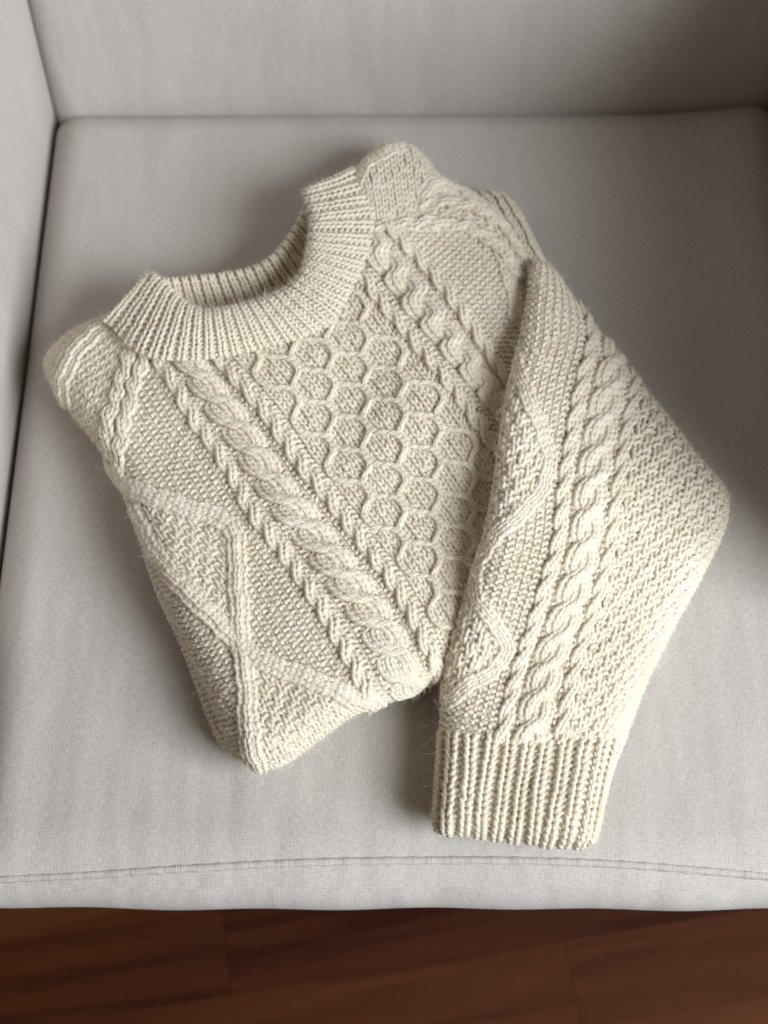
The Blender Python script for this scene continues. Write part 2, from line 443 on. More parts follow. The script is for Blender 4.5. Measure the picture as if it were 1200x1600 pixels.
X0, X1, Y0, Y1 = -.2525, .2960, -.2460, .3490
CR = .032                                   # edge radius of the cushion
nz = np.random.default_rng(3)
def seat_z(x, y):
    return ZS - .0025 + .015 * np.exp(-((x - .31) / .075) ** 2 - ((y - .36) / .08) ** 2) + .002 * np.sin(x * 7 + 1) * np.sin(y * 6) + .0010 * np.sin(x * 31 + y * 9) * np.exp(-((y + .22) / .05) ** 2)
rings = []
def cushion_ring(inset, z, sag=True):
    p = rrect(X0 + inset, X1 - inset, Y0 + inset * 1.3, Y1 - inset, .013, 420)
    zz = np.full(len(p), z) + (seat_z(p[:, 0], p[:, 1]) - ZS)
    y = p[:, 1] + np.where(p[:, 1] < Y0 + .05, .0006 * np.sin(p[:, 0] * 24 + .6) + .0006 * np.sin(p[:, 0] * 61), 0)
    return np.stack([p[:, 0], y, zz], -1)
for ins, dz in ((.033, .135), (.031, .128), (.026, .115), (.019, .098), (.011, .080), (.005, .062), (.001, .045)): rings.append(cushion_ring(ins, ZS - dz))
for a in np.linspace(0, 90, 19):
    a = math.radians(a); rings.append(cushion_ring(CR * (1 - math.cos(a)), ZS - CR * (1 - math.sin(a))))
rim = rings[-1][:, :2]
core = np.stack([np.clip(rim[:, 0], X0 + .1, X1 - .1), np.clip(rim[:, 1], Y0 + .075, Y1 - .1)], -1)
for t in (.04, .12, .25, .4, .6, .8, .98):
    p = rim * (1 - t) + core * t; rings.append(np.c_[p, ZS + seat_z(p[:, 0], p[:, 1]) - ZS])
seat = loft('seat_cushion', rings, M_FAB); local(seat, chair)

# raised double seam along the front edge of the cushion
def sweep(name, path, normals, r, mat, k=6):
    P = np.asarray(path); T = np.gradient(P, axis=0); T /= np.linalg.norm(T, axis=1, keepdims=True)
    N = np.asarray(normals); B = np.cross(T, N)
    a = np.arange(k) * 2 * np.pi / k
    rr = (r * (1 + .10 * np.sin(np.arange(len(P)) * 2.6) + .06 * np.sin(np.arange(len(P)) * .37)))[:, None, None]
    R = P[:, None] + rr * (N[:, None] * np.cos(a)[None, :, None] * .55 + B[:, None] * np.sin(a)[None, :, None])
    return loft(name, R, mat, cap=True)
sx = np.linspace(0, 1200, 150); seam_px = catmull([(-60, 1371), (0, 1366), (120, 1360), (300, 1348), (480, 1339), (640, 1336), (800, 1336), (950, 1341), (1100, 1352), (1200, 1361), (1300, 1370)], 260)
# height of the cushion front under each seam pixel: march along the ray
def on_seat(px):
    zlo = np.full(len(px), ZS - .03); zhi = np.full(len(px), ZS + .004)
    def surf(P):
        e = np.clip(Y0 + CR * 1.3 - P[:, 1] + .0006 * np.sin(P[:, 0] * 24 + .6) + .0006 * np.sin(P[:, 0] * 61), 0, CR * 1.3) / (CR * 1.3)
        return ZS - CR * (1 - np.sqrt(np.clip(1 - e**2, 0, 1))) + seat_z(P[:, 0], P[:, 1]) - ZS
    for _ in range(30):
        zm = (zlo + zhi) / 2; P = unproject(px, zm); above = P[:, 2] > surf(P)
        zhi = np.where(above, zm, zhi); zlo = np.where(above, zlo, zm)
    P = unproject(px, zlo); e = np.clip(Y0 + CR * 1.3 - P[:, 1], 0, CR * 1.28) / (CR * 1.3)
    N = np.stack([0*e, -e, np.sqrt(1 - e**2)], -1)
    return P, N
seam_px = catmull(seam_px, 700)
P, N = on_seat(seam_px + np.array([0, 9])); P = P - N * .0002 + N * rng.normal(0, .00007, (len(P), 1))
o = sweep('seam', P, N, .0026, M_FAB); local(o, chair); o.parent = seat
def slab(name, x0, x1, y0, y1, z0, z1, r, tilt=0.0, bulge=0.0, r2=None):
    """upholstered block with rounded edges; tilt leans it back with height, bulge fills the faces"""
    R = []
    r2 = r2 or r
    prof = [(r * (1 - math.cos(a)), z0 + r * (1 - math.sin(a))) for a in np.linspace(math.pi/2, 0, 6)]
    prof += [(0, z) for z in np.linspace(z0 + r, z1 - r, 9)[1:-1]]
    prof += [(r * (1 - math.cos(a)), z1 - r * (1 - math.sin(a))) for a in np.linspace(0, math.pi/2, 7)]
    prof = [(min(.05, (x1-x0)/2.2, (y1-y0)/2.2) * 1.0 + 0, z0)] + prof + [(min((x1-x0), (y1-y0)) / 2.3, z1)]
    for ins, z in prof:
        p = rrect(x0 + ins, x1 - ins, y0 + ins, y1 - ins, r2, 140)
        t = (z - z0) / (z1 - z0); bl = bulge * math.sin(math.pi * min(max(t, 0), 1))
        cx, cy = (x0+x1)/2, (y0+y1)/2
        k = np.stack([p[:, 0], p[:, 1] + (p[:, 1] - cy) / (y1-y0) * 2 * bl * np.cos((p[:, 0]-cx)/(x1-x0)*math.pi) + tilt * (z - z0), np.full(len(p), z)], -1)
        R.append(k)
    o = loft(name, R, M_FAB); local(o, chair); return o
slab('backrest', X0 - .004, X1 + .004, .327, .47, .30, .96, .030, tilt=.14, bulge=.004, r2=.02)
slab('armrest', X0 - .135, X0 - .0015, -.10, .47, .12, .66, .03, r2=.022)
slab('armrest', X1 + .0045, X1 + .140, -.10, .47, .12, .70, .03, r2=.022)
slab('base', X0 - .001, X1 + .003, -.150, .44, .12, ZS - .137, .012)
for sx_ in (X0 - .10, X1 + .10):
    for sy_ in (-.12, .41):
        rg = []
        for z, r in ((0.0, .014), (.005, .015), (.118, .024), (.1195, .024)):
            a = np.arange(20) * 2 * np.pi / 20; rg.append(np.stack([sx_ + r*np.cos(a), sy_ + r*np.sin(a), np.full(20, z)], -1))
        o = loft('leg', rg, M_WOOD); local(o, chair)

# ------------------------------------------------------------------ the sweater
sweater = empty('sweater', (0, 0, ZS))
sweater['label'] = 'folded cream wool cable knit sweater with ribbed crew neck and one sleeve laid across it'
sweater['category'] = 'sweater'
def part(o, parent):
    """keep world coordinates of the mesh while hanging it under its parent"""
    o.parent = parent
    if parent is sweater: o.matrix_parent_inverse = __import__('mathutils').Matrix.Translation((0, 0, -ZS))
    return o

BODY_OUT = [(72, 566), (84, 600), (112, 642), (160, 702), (186, 748), (214, 812), (240, 880), (268, 948), (298, 1010), (326, 1075),
            (343, 1122), (364, 1168), (394, 1194), (432, 1194), (472, 1170), (510, 1141), (546, 1116), (584, 1100), (624, 1088), (652, 1076),
            (676, 1058), (694, 1036), (724, 990), (764, 900), (800, 790), (828, 650), (836, 520), (830, 440), (812, 384), (784, 340),
            (748, 312), (700, 298), (640, 296), (590, 298), (556, 350), (530, 420), (470, 466), (400, 492), (310, 500), (230, 488),
            (180, 492), (140, 505), (100, 530)]
SLEEVE_OUT = [(838, 411), (864, 424), (878, 446), (896, 471), (921, 506), (950, 545), (980, 580), (1011, 617), (1046, 661), (1081, 708),
              (1112, 744), (1131, 768), (1134, 794), (1125, 832), (1105, 873), (1079, 922), (1051, 971), (1027, 1020), (1006, 1062), (986, 1112),
              (968, 1158), (948, 1210), (936, 1262), (927, 1302), (919, 1316), (874, 1321), (800, 1313), (724, 1303), (690, 1299), (684, 1287),
              (685, 1250), (689, 1190), (692, 1130), (695, 1070), (706, 1010), (725, 950), (745, 882), (765, 818), (777, 752), (785, 690),
              (795, 622), (809, 560), (820, 502), (828, 460), (831, 428)]
body_f = Rolled(BODY_OUT, [(450, 750, 5.6), (300, 700, 5.3), (150, 600, 4.5), (420, 1120, 4.5), (380, 1000, 5.0), (600, 1000, 5.2), (700, 600, 5.7), (800, 500, 5.0),
                           (650, 330, 5.0), (240, 540, 5.4), (480, 500, 5.7), (750, 350, 4.8), (95, 575, 3.9), (760, 850, 5.0)], 46, 1)
sleeve_f = Rolled(SLEEVE_OUT, [(845, 440, 6.4), (830, 560, 7.6), (805, 680, 8.2), (780, 800, 8.2), (760, 900, 7.4), (900, 600, 6.6), (950, 800, 6.2), (860, 900, 6.4),
                               (720, 1000, 5.6), (800, 1080, 4.4), (710, 1120, 3.9), (800, 1250, 3.2), (700, 1220, 3.3), (1000, 900, 4.6), (1090, 780, 3.7), (980, 640, 5.0), (930, 1250, 3.0), (900, 1100, 3.8)], 42, 2)
SL_POLY = sleeve_f.poly

class KeyMap:
    """wale lines at given u (px), arc length v (px) measured from a start point on each"""
    def __init__(self, keys):
        self.u = np.array([k[0] for k in keys], float); self.c = []
        for u, pts, v0 in keys:
            p = np.asarray(pts, float)
            a = p[0] + (p[0] - p[min(2, len(p)-1)]) / np.linalg.norm(p[0] - p[min(2, len(p)-1)]) * 500
            b = p[-1] + (p[-1] - p[-min(3, len(p))]) / np.linalg.norm(p[-1] - p[-min(3, len(p))]) * 500
            c = catmull(p, 80); c = np.vstack([a, c, b])
            d = np.r_[0, np.cumsum(np.hypot(*(c[1:] - c[:-1]).T))]
            i = np.argmin(((c - np.array(v0)) ** 2).sum(-1)); self.c.append((d - d[i], c))
    def __call__(self, u, v):
        X = np.stack([np.interp(v, d, c[:, 0]) for d, c in self.c], -1); Y = np.stack([np.interp(v, d, c[:, 1]) for d, c in self.c], -1)
        i = np.clip(np.searchsorted(self.u, u, 'right') - 1, 0, len(self.u) - 2)
        t = (u - self.u[i]) / (self.u[i+1] - self.u[i])
        g = lambda A, k: np.take_along_axis(A, k[..., None], -1)[..., 0]
        return np.stack([g(X, i)*(1-t)+g(X, i+1)*t, g(Y, i)*(1-t)+g(Y, i+1)*t], -1)

class LinePath:
    """flat coordinates along a traced line: v along it, u across"""
    def __init__(self, pts):
        self.c = catmull(pts, 160); self.d = np.r_[0, np.cumsum(np.hypot(*(self.c[1:] - self.c[:-1]).T))]; self.len = self.d[-1]
        t = np.gradient(self.c, axis=0); self.t = t / np.linalg.norm(t, axis=1, keepdims=True)
    def __call__(self, u, v):
        vv = np.clip(v, 0, self.len); e = (v - vv)
        u = u + 1.3 * np.sin(v * .11 + self.len) + .9 * np.sin(v * .27 + 2 * self.len)
        x = np.interp(vv, self.d, self.c[:, 0]); y = np.interp(vv, self.d, self.c[:, 1])
        tx = np.interp(vv, self.d, self.t[:, 0]); ty = np.interp(vv, self.d, self.t[:, 1])
        return np.stack([x + tx * e - ty * -u * -1, y + ty * e + tx * -u * -1 * 1], -1)

def fill(yarn_for, field, mp, us, vs, cw, rh, typ, r, zone, w0=None, d=2.6, cull=None, flip=1, tmax=2.35):
    """a sheet of stitches on a wale/course grid; typ(i,j,q)->+1/-1 ; zone(q)->name of the yarn set or ''"""
    I, J = np.meshgrid(np.arange(len(us)), np.arange(len(vs)))
    U, Vv = us[I], vs[J]; q = mp(U, Vv)
    s = typ(I, J, q).astype(float); sl = np.roll(s, 1, 1); sr = np.roll(s, -1, 1)
    zn = zone(q, U, Vv)
    wv = np.zeros_like(U) if w0 is None else w0(q, U, Vv)
    keep = zn != ''
    if cull is not None: keep &= ~cull(q)
    for name in np.unique(zn[keep]):
        k = keep & (zn == name)
        stitches(yarn_for(str(name)), field, mp, U[k], Vv[k], cw, rh, s[k], sl[k], sr[k], r, w0=wv[k], d=d, flip=flip, tmax=tmax)

def cord(yarn, field, path, v0, v1, rh, cols, r, d=2.2, flip=1, cull=None, m=12, jit=.04):
    """columns of knit stitches along a path; cols: list of (du(v), dw(v), width)"""
    vs = np.arange(v0, v1, rh)
    for du, dw, cw in cols:
        def place(u, v, du=du, dw=dw): return path(u + du(v), v), dw(v)
        vv = vs + rng.normal(0, rh * .04, len(vs))
        k = np.ones(len(vs), bool)
        if cull is not None: k = ~cull(path(du(vv), vv))
        one = np.ones(k.sum())
        stitches(yarn, field, place, np.zeros(k.sum()), vv[k], cw, rh, one, one, one, r, d=d, m=m, jit=jit, flip=flip)

def rope2(u0, period, sign, w0=4.5, amp=6.0, lift=3.2, cw=12, ph=0.0):
    out = []
    for k in (0, math.pi):
        out.append((lambda v, k=k: u0 + amp * np.cos(2*np.pi*v/period + k + ph) * sign,
                    lambda v, k=k: w0 + lift * np.sin(2*np.pi*v/period + k + ph) , cw))
    return out
def rope6(u0, period, sign, w0=5.5, amp=14.0, lift=6.0, cw=10, ph=0.0, n=3, fade=1e4):
    out = []
    for k in (0, math.pi):
        for j in np.arange(n) - (n - 1) / 2:
            f = lambda v, k=k: np.tanh(1.5 * np.cos(2*np.pi*v/period + k + ph)) / .905
            out.append((lambda v, k=k, j=j, f=f: u0 + sign * (amp * f(v)) + j * cw * .92,
                        lambda v, k=k, j=j: (w0 + lift * np.sin(2*np.pi*v/period + k + ph) + (2.8 - 2.8 * abs(j))) * (1 - .75 * np.clip((v - fade) / 90, 0, 1)), cw))
    return out
def flat_cord(n, cw, w0):
    return [(lambda v, j=j: (j - (n-1)/2) * cw + 0*v, lambda v, j=j: w0 - 3.4*abs(j-(n-1)/2) + .6*np.sin(v*.21+j) + 0*v, cw * 1.05) for j in range(n)]

# ---- front of the body
A_ = [(277, 607), (308, 663), (342, 709), (367, 751), (396, 805), (430, 848), (469, 902), (503, 954), (527, 996), (558, 1052), (570, 1082)]
BR = [(321, 604), (365, 663), (396, 713), (433, 772), (463, 806), (503, 858), (542, 910), (581, 960), (612, 1008), (632, 1050)]
B_ = [(352, 575), (372, 597), (408, 636), (444, 686), (474, 732), (512, 777), (546, 820), (573, 858), (606, 898), (634, 945), (659, 993), (674, 1030)]
B2 = [(571, 440), (592, 467), (633, 517), (671, 562), (708, 606), (746, 662), (790, 725)]
CB = [(606, 417), (630, 448), (657, 489), (690, 524), (718, 560), (745, 592), (775, 628)]
A2 = [(620, 372), (644, 398), (672, 427), (700, 460), (725, 496), (750, 533), (772, 568), (800, 612)]
def shift(p, dx, dy): return [(x + dx, y + dy) for x, y in p]
body_map = KeyMap([(-260, shift(A_, -255, 62), (22, 669)), (-130, shift(A_, -130, 22), (147, 629)), (0, A_, (277, 607)), (50, BR, (327, 611)), (105, B_, (376, 601)),
                   (365, B2, (611, 490)), (412, CB, (655, 486)), (472, A2, (712, 478)), (700, shift(A2, 235, 8), (947, 486))])
DIA1 = [(196, 762), (300, 795), (366, 828), (377, 1003), (290, 925), (215, 830)]
DIA2 = [(385, 1030), (470, 1060), (560, 1092), (600, 1160), (420, 1300), (395, 1190)]
SHL = [(20, 440), (190, 500), (214, 545), (196, 640), (176, 745), (100, 720), (0, 600)]
SHR = [(560, 250), (800, 250), (850, 420), (800, 410), (770, 378), (700, 362), (585, 364)]
HONEY = lambda U: (U > 120) & (U < 350)

body_y = {}
def yset(dic):
    return lambda n: dic.setdefault(n, Yarn())
def under_sleeve(q):
    return (sdf(SL_POLY, q.reshape(-1, 2)) > 42).reshape(q.shape[:-1])
def body_zone(q, U, Vv):
    z = np.full(U.shape, 'purl_ground', dtype=object)
    z[HONEY(U)] = 'honeycomb_panel'
    z[inside(DIA1, q) | inside(DIA2, q)] = 'moss_diamond'
    z[inside(SHL, q) | inside(SHR, q)] = ''
    for c in (0, 105, 365, 472): z[np.abs(U - c) < 7] = ''
    for c in (50, 412): z[np.abs(U - c) < 16] = ''
    return z.astype(str)
def body_type(I, J, q):
    U = bu[I]
    s = np.full(I.shape, -1.0); s[HONEY(U)] = 1
    mo = inside(DIA1, q) | inside(DIA2, q)
    return np.where(mo, np.where((I + J // 2) % 2 == 0, 1.0, -1.0), s)
HP = 92.0; HQ = 30.6
gu, gv = np.meshgrid(np.arange(120, 350, 2.), np.arange(0, 500, 2.))
gq = body_map(gu, gv); gi = np.unravel_index(np.argmin(((gq - np.array([600, 751])) ** 2).sum(-1)), gu.shape)
HU, HV = gu[gi], gv[gi]
def honey_dish(U, V):
    """each honeycomb cell is deep beside its rim and puffs up a little in the middle"""
    best = np.full(U.shape, 9.0)
    for m in range(-6, 7):
        uc = HU + m * HQ; ph = 0.0 if m % 2 == 0 else HP / 2
        dv = (V - HV - ph + HP / 2) % HP - HP / 2
        best = np.minimum(best, np.hypot((U - uc) / 27.0, dv / 33.0))
    return -2.6 + 3.0 * np.exp(-(best / .55) ** 2)
bu = np.arange(-330, 700, 13.2); bv = np.arange(-330, 700, 9.3)
fill(yset(body_y), body_f, body_map, bu, bv, 13.2, 9.3, body_type, 2.95, body_zone,
     w0=lambda q, U, Vv: np.where(HONEY(U), honey_dish(U, Vv), 0.0) + np.where(inside(DIA1, q) | inside(DIA2, q), 1.5, 0), cull=under_sleeve)
body_cords = []
def body_cord(name, label, path, v0, v1, cols, r=3.6, rh=9.6, field=None, cull=under_sleeve):
    y = Yarn(); cord(y, field or body_f, path, v0, v1, rh, cols, r, cull=cull); body_cords.append((name, label, y))
for u0 in (0, 105): body_cord('rope_cable', None, body_map, -60, 640, rope2(u0, 72, 1, amp=6.4, cw=13, lift=2.8, w0=4.2))
body_cord('wide_cable', None, body_map, -60, 640, rope6(51, 96, -1, fade=440, amp=14, lift=4.8, w0=4.6))
for u0 in (365, 472): body_cord('rope_cable', None, body_map, -110 if u0 == 365 else -160, 400, rope2(u0, 72, 1, amp=6.4, cw=13, lift=2.8, w0=4.2))
body_cord('wide_cable', None, body_map, -150, 400, rope6(418, 92, 1, amp=14.5, cw=11, lift=4, w0=4.5))
# honeycomb: strands swinging between their neighbours
for k in range(10):
    u0 = HU + HQ * (k - 4.5)
    if u0 < 116 or u0 > 356: continue
    u0 = HU + HQ * (k - 4.5); sg = 1 if k % 2 else -1
    du = lambda v, u0=u0, sg=sg: u0 + sg * (HQ / 2 - .2) * np.tanh(1.4 * np.cos(2*np.pi*(v - HV) / HP)) / np.tanh(1.4)
    dw = lambda v: 4.3 + 0 * v
    y = body_y.setdefault('honeycomb_panel', Yarn())
    vs = np.arange(-110, 640, 3.0)
    cord(y, body_f, body_map, -110, 640, 8.4, [(du, lambda v: 3.0 + 0 * v, 8.8)], 2.75, cull=under_sleeve, jit=.07)
    sl_ = np.sin(2*np.pi*(vs - HV) / HP)
    for off in (-1.9, 1.9):                       # the pulled-out crossing yarns along the top of each cell
        ph = rng.random() * 6
        uu = du(vs) + off + .8 * np.sin(vs * .5 + ph); ww = 4.6 + 1.6 * (np.abs(sl_) - .8) / .2 + .4 * np.sin(vs * .37 + ph)
        q = body_map(uu, vs); k = (body_f.theta(q) < 2.2) & ~under_sleeve(q) & (q[:, 1] > 470) & (sg * sl_ > .62)
        for run in np.split(np.arange(len(vs)), np.where(np.diff(k.astype(int)) != 0)[0] + 1):
            if len(run) < 4 or not k[run[0]]: continue
            P, N = body_f(q[run][None]); y.add(P + N * (ww[run] * PX)[None, :, None], 2.2 * PX)
# travelling lines round the diamonds
for pts in ([(150, 742), (200, 763), (300, 798), (360, 824), (368, 840), (371, 900), (375, 960), (377, 1000)],
            [(205, 800), (238, 860), (275, 905), (330, 962), (372, 1004), (400, 1028), (470, 1056), (545, 1088), (590, 1110)],
            [(376, 1004), (384, 1045), (388, 1100), (393, 1160), (400, 1200), (405, 1230)]):
    lp = LinePath(pts); body_cord('travelling_line', None, lp, 0, lp.len, [(lambda v, j=j: j * 9.4 + 0*v, lambda v, j=j: 7.2 - 2.6 * abs(j) + .5 * np.sin(v * .3 + j), 10) for j in (-1, 0, 1)])
# shoulders
LS = [(222, 528), (205, 575), (190, 620), (178, 665), (172, 710), (176, 760)]
shl_map = KeyMap([(-140, shift(LS, -128, 20), (94, 548)), (-60, shift(LS, -58, 4), (164, 532)), (0, LS, (222, 528)), (60, shift(LS, 60, 10), (282, 538))])
fill(yset(body_y), body_f, shl_map, np.arange(-190, 20, 12.4), np.arange(-60, 330, 9.0), 12.4, 9.0,
     lambda I, J, q: np.where((I + J) % 2 == 0, 1., -1.), 3.0, lambda q, U, Vv: np.where(inside(SHL, q), 'moss_shoulder', ''))
for pts, n in (([(212, 532), (196, 580), (180, 630), (168, 680), (170, 720)], 2), ([(232, 548), (216, 590), (204, 630), (192, 680), (184, 750)], 2), ([(172, 500), (140, 525), (115, 555), (98, 590), (92, 640)], 3)):
    lp = LinePath(pts); body_cord('saddle_rope', None, lp, -6, lp.len, rope2(0, 60, 1, cw=12, amp=5.5, lift=2.0) if n == 2 else flat_cord(3, 11, 7))
RS = [(585, 340), (640, 336), (700, 336), (750, 350), (786, 376), (815, 420)]
shr_map = KeyMap([(-90, shift(RS, 10, -90), (595, 250)), (0, RS, (585, 340)), (40, shift(RS, -14, 40), (571, 380))])
fill(yset(body_y), body_f, shr_map, np.arange(-90, 40, 12.4), np.arange(-30, 330, 9.2), 12.4, 9.2,
     lambda I, J, q: np.where((I + J) % 2 == 0, 1., -1.), 3.0, lambda q, U, Vv: np.where(inside(SHR, q), 'moss_shoulder', ''))
for dy in (-17, 17):
    lp = LinePath(shift(RS, -dy * .3, dy)); body_cord('saddle_rope', None, lp, 2, lp.len, rope2(0, 62, 1, amp=4.5, lift=2.0))
# small travelling twist at the right armhole
lp = LinePath([(775, 378), (783, 400), (792, 425), (800, 455), (806, 500)]); body_cord('travelling_line', None, lp, 0, lp.len, flat_cord(2, 11, 3.5))

def cloth(name, f, parent, tmax=2.4, off=-2.6, st=2):
    P = f.P[::st, ::st]; N = f.N[::st, ::st]; m = (f.th[::st, ::st] < tmax)
    o = grid_mesh(name, P, m, M_BACK, None, N, off * PX)
    return part(o, parent)
body = cloth('body', body_f, sweater)
for n, y in body_y.items():
    o = tube_mesh(n, y, M_WOOL, body)
    if o: o['kind'] = 'stuff'
for n, l, y in body_cords:
    o = tube_mesh(n, y, M_WOOL, body)
fuzz('wool_fuzz', list(body_y.values()) + [c[2] for c in body_cords], 220000, M_FUZZ, body)

# ---- the folded layers underneath the front
UND = [(100, 590), (130, 650), (172, 715), (205, 800), (232, 880), (258, 950), (288, 1015), (312, 1075), (330, 1125), (350, 1165), (380, 1186), (440, 1180), (540, 1105), (640, 1068),
       (720, 960), (800, 780), (830, 600), (815, 440), (740, 340), (620, 330), (500, 430), (300, 500), (180, 520)]
und_f = Rolled(UND, [(100, 600, 2.2), (450, 800, 2.6), (800, 600, 2.6), (400, 1150, 2.4), (700, 400, 2.4)], 27, 5, wob=.05)
und_y = {}
fill(yset(und_y), und_f, body_map, np.arange(-330, 700, 12.6), np.arange(-330, 700, 9.3), 12.6, 9.3, lambda I, J, q: np.where(I % 3 == 0, 1., -1.), 3.0,
     lambda q, U, Vv: np.where((und_f.theta(q) > .35) & (q[..., 1] > 480) & (q[..., 0] < 720), 'knit', ''))
back = cloth('folded_back', und_f, sweater)
o = tube_mesh('purl_ground', und_y['knit'], M_WOOL, back); o['kind'] = 'stuff'

# ---- the back of the right shoulder, standing up behind the collar
HUMP = [(556, 282), (562, 262), (582, 240), (610, 223), (640, 229), (664, 250), (684, 276), (712, 290), (745, 306), (770, 326), (760, 352), (690, 360), (600, 360), (566, 330)]
hump_f = Rolled(HUMP, [(610, 250, 5.2), (660, 300, 5.0), (590, 300, 5.6), (740, 325, 3.8), (700, 300, 4.2)], 30, 6, wob=.06)
hump_y = {}
HS = [(556, 262), (600, 258), (650, 262), (700, 275)]
hm = KeyMap([(0, [(575, 215), (590, 300), (600, 380)], (578, 230)), (90, [(665, 215), (672, 300), (676, 380)], (666, 230)), (220, [(795, 235), (800, 310), (800, 390)], (796, 250))])
fill(yset(hump_y), hump_f, hm, np.arange(-40, 200, 12.2), np.arange(-60, 170, 8.8), 12.2, 8.8, lambda I, J, q: np.where(q[..., 0] < 690, 1., -1.), 3.0,
     lambda q, U, Vv: np.where(q[..., 1] < 345, 'knit', ''))
lp = LinePath([(556, 285), (572, 258), (600, 240), (635, 228)]); cord(hump_y['knit'], hump_f, lp, 0, lp.len, 9.3, flat_cord(2, 10, 3.5), 3.2)
lp = LinePath([(664, 306), (676, 292), (692, 286), (712, 294), (735, 318)]); cord(hump_y['knit'], hump_f, lp, 0, lp.len, 9.3, flat_cord(3, 9, 4), 3.2)
hump = cloth('back_shoulder', hump_f, sweater)
o = tube_mesh('knit_ground', hump_y['knit'], M_WOOL, hump); o['kind'] = 'stuff'
fuzz('wool_fuzz', [hump_y['knit']], 3500, M_FUZZ, hump)

# ---- ribbing
def rib_columns(field, place, u_list, cw, v0, v1, rh, yarn_k, yarn_p, r=3.3, up=4.5, down=-3.0, flip=1, pw=.62):
    """one knit rib and the purl furrow beside it; place(u,v) gives flat coordinates"""
    vs = np.arange(v0, v1, rh); one = np.ones(len(vs))
    wob1, wob2 = rng.normal(0, cw * .05), rng.random() * 6
    for u in u_list:
        lat = lambda uu, vv: place(uu + wob1 * np.sin(vv / 40 + wob2), vv)
        stitches(yarn_k, field, lat, np.full(len(vs), u), vs, cw * .74, rh, one, -one * 0, -one * 0, r, w0=up, d=2.2, jit=.04, flip=flip)
        stitches(yarn_p, field, lat, np.full(len(vs), u + cw * .5), vs, cw * pw, rh, -one, 0*one, 0*one, r * .92, w0=down, d=2.0, jit=.05, flip=flip)

# ---- the sleeve
RL = [(929, 470), (927, 502), (924, 540), (911, 585), (898, 645), (887, 715), (878, 775), (870, 850), (852, 912), (834, 971), (815, 1029), (798, 1087), (786, 1142)]
CC = [(985, 500), (972, 540), (955, 585), (943, 640), (932, 705), (920, 770), (910, 850), (893, 928), (873, 987), (854, 1037), (840, 1092), (828, 1146)]
RR = [(1010, 560), (996, 600), (980, 665), (969, 733), (960, 796), (951, 862), (931, 933), (914, 990), (898, 1046), (886, 1100), (877, 1150)]
sl_map = KeyMap([(-240, shift(RL, -225, -25), (660, 750)), (-48, shift(RL, -48, -3), (834, 772)), (0, RL, (878, 775)), (45, CC, (920, 775)), (88, RR, (963, 778)),
                 (150, [(1090, 520), (1062, 620), (1040, 720), (1024, 800), (1004, 890), (985, 970), (958, 1060), (930, 1150)], (1029, 782)),
                 (260, [(1220, 560), (1185, 660), (1150, 760), (1125, 850), (1090, 930), (1050, 1010), (1010, 1080), (975, 1150)], (1142, 790))])
sl_y = {}; sl_cords = []
TL = [(800, 560), (822, 620), (842, 670), (857, 725), (848, 760), (818, 800), (782, 830), (758, 862), (742, 905), (752, 948), (780, 985), (790, 1018), (770, 1046), (724, 1076), (694, 1104)]
SLM = [(860, 560), (868, 720), (855, 768), (790, 835), (755, 880), (755, 930), (795, 985), (806, 1020), (780, 1060), (690, 1120), (600, 1100), (700, 800), (780, 560), (790, 540)]
SLM = [(800, 540), (822, 600), (842, 660), (856, 715), (848, 760), (818, 800), (782, 830), (758, 862), (742, 905), (752, 948), (780, 985), (790, 1018), (770, 1046), (724, 1076), (640, 1110), (640, 800), (740, 540)]
def sl_zone(q, U, Vv):
    z = np.full(U.shape, 'purl_ground', dtype=object)
    z[U > 101] = 'moss_panel'
    z[inside(SLM, q)] = 'moss_diamond'
    for c in (0, 88): z[np.abs(U - c) < 6] = ''
    z[np.abs(U - 45) < 15] = ''
    z[q[..., 1] > 1152] = ''
    return z.astype(str)
su = np.arange(-280, 330, 13.8); sv = np.arange(-480, 420, 10.2)
def sl_type(I, J, q):
    U = su[I]; mo = (U > 101) | inside(SLM, q)
    return np.where(mo, np.where((I + J // 2) % 2 == 0, 1., -1.), -1.)
fill(yset(sl_y), sleeve_f, sl_map, su, sv, 13.8, 10.2, sl_type, 3.25, sl_zone,
     w0=lambda q, U, Vv: np.where((U > 101) | inside(SLM, q), 1.0, 0.0), d=3.1)
below = lambda q: q[..., 1] > 1153
def sl_cord(name, path, v0, v1, cols, r=3.6, rh=10.2):
    y = Yarn(); cord(y, sleeve_f, path, v0, v1, rh, cols, r, cull=below); sl_cords.append((name, y))
sl_cord('rope_cable', sl_map, -400, 420, rope2(0, 78, 1, lift=2.4, w0=3.6)); sl_cord('rope_cable', sl_map, -400, 420, rope2(88, 78, 1, ph=1.0, lift=2.4, w0=3.6))
sl_cord('wide_cable', sl_map, -400, 420, rope6(45, 98, 1, amp=12.5, cw=9.8, lift=2.8, w0=3.8))
lp = LinePath(TL); sl_cord('travelling_line', lp, 0, lp.len, flat_cord(2, 11, 4.4))
sleeve_mask = sleeve_f.q[..., 1]
def cloth_part(name, f, cond, parent, off=-2.6, st=2, tmax=2.4):
    P = f.P[::st, ::st]; N = f.N[::st, ::st]; m = (f.th[::st, ::st] < tmax) & cond(f.q[::st, ::st])
    return part(grid_mesh(name, P, m, M_BACK, None, N, off * PX), parent)
sleeve = cloth_part('sleeve', sleeve_f, lambda q: q[..., 1] < 1160, sweater)
for n, y in sl_y.items():
    o = tube_mesh(n, y, M_WOOL, sleeve); o['kind'] = 'stuff'
for n, y in sl_cords: tube_mesh(n, y, M_WOOL, sleeve)
fuzz('wool_fuzz', list(sl_y.values()) + [c[1] for c in sl_cords], 130000, M_FUZZ, sleeve)

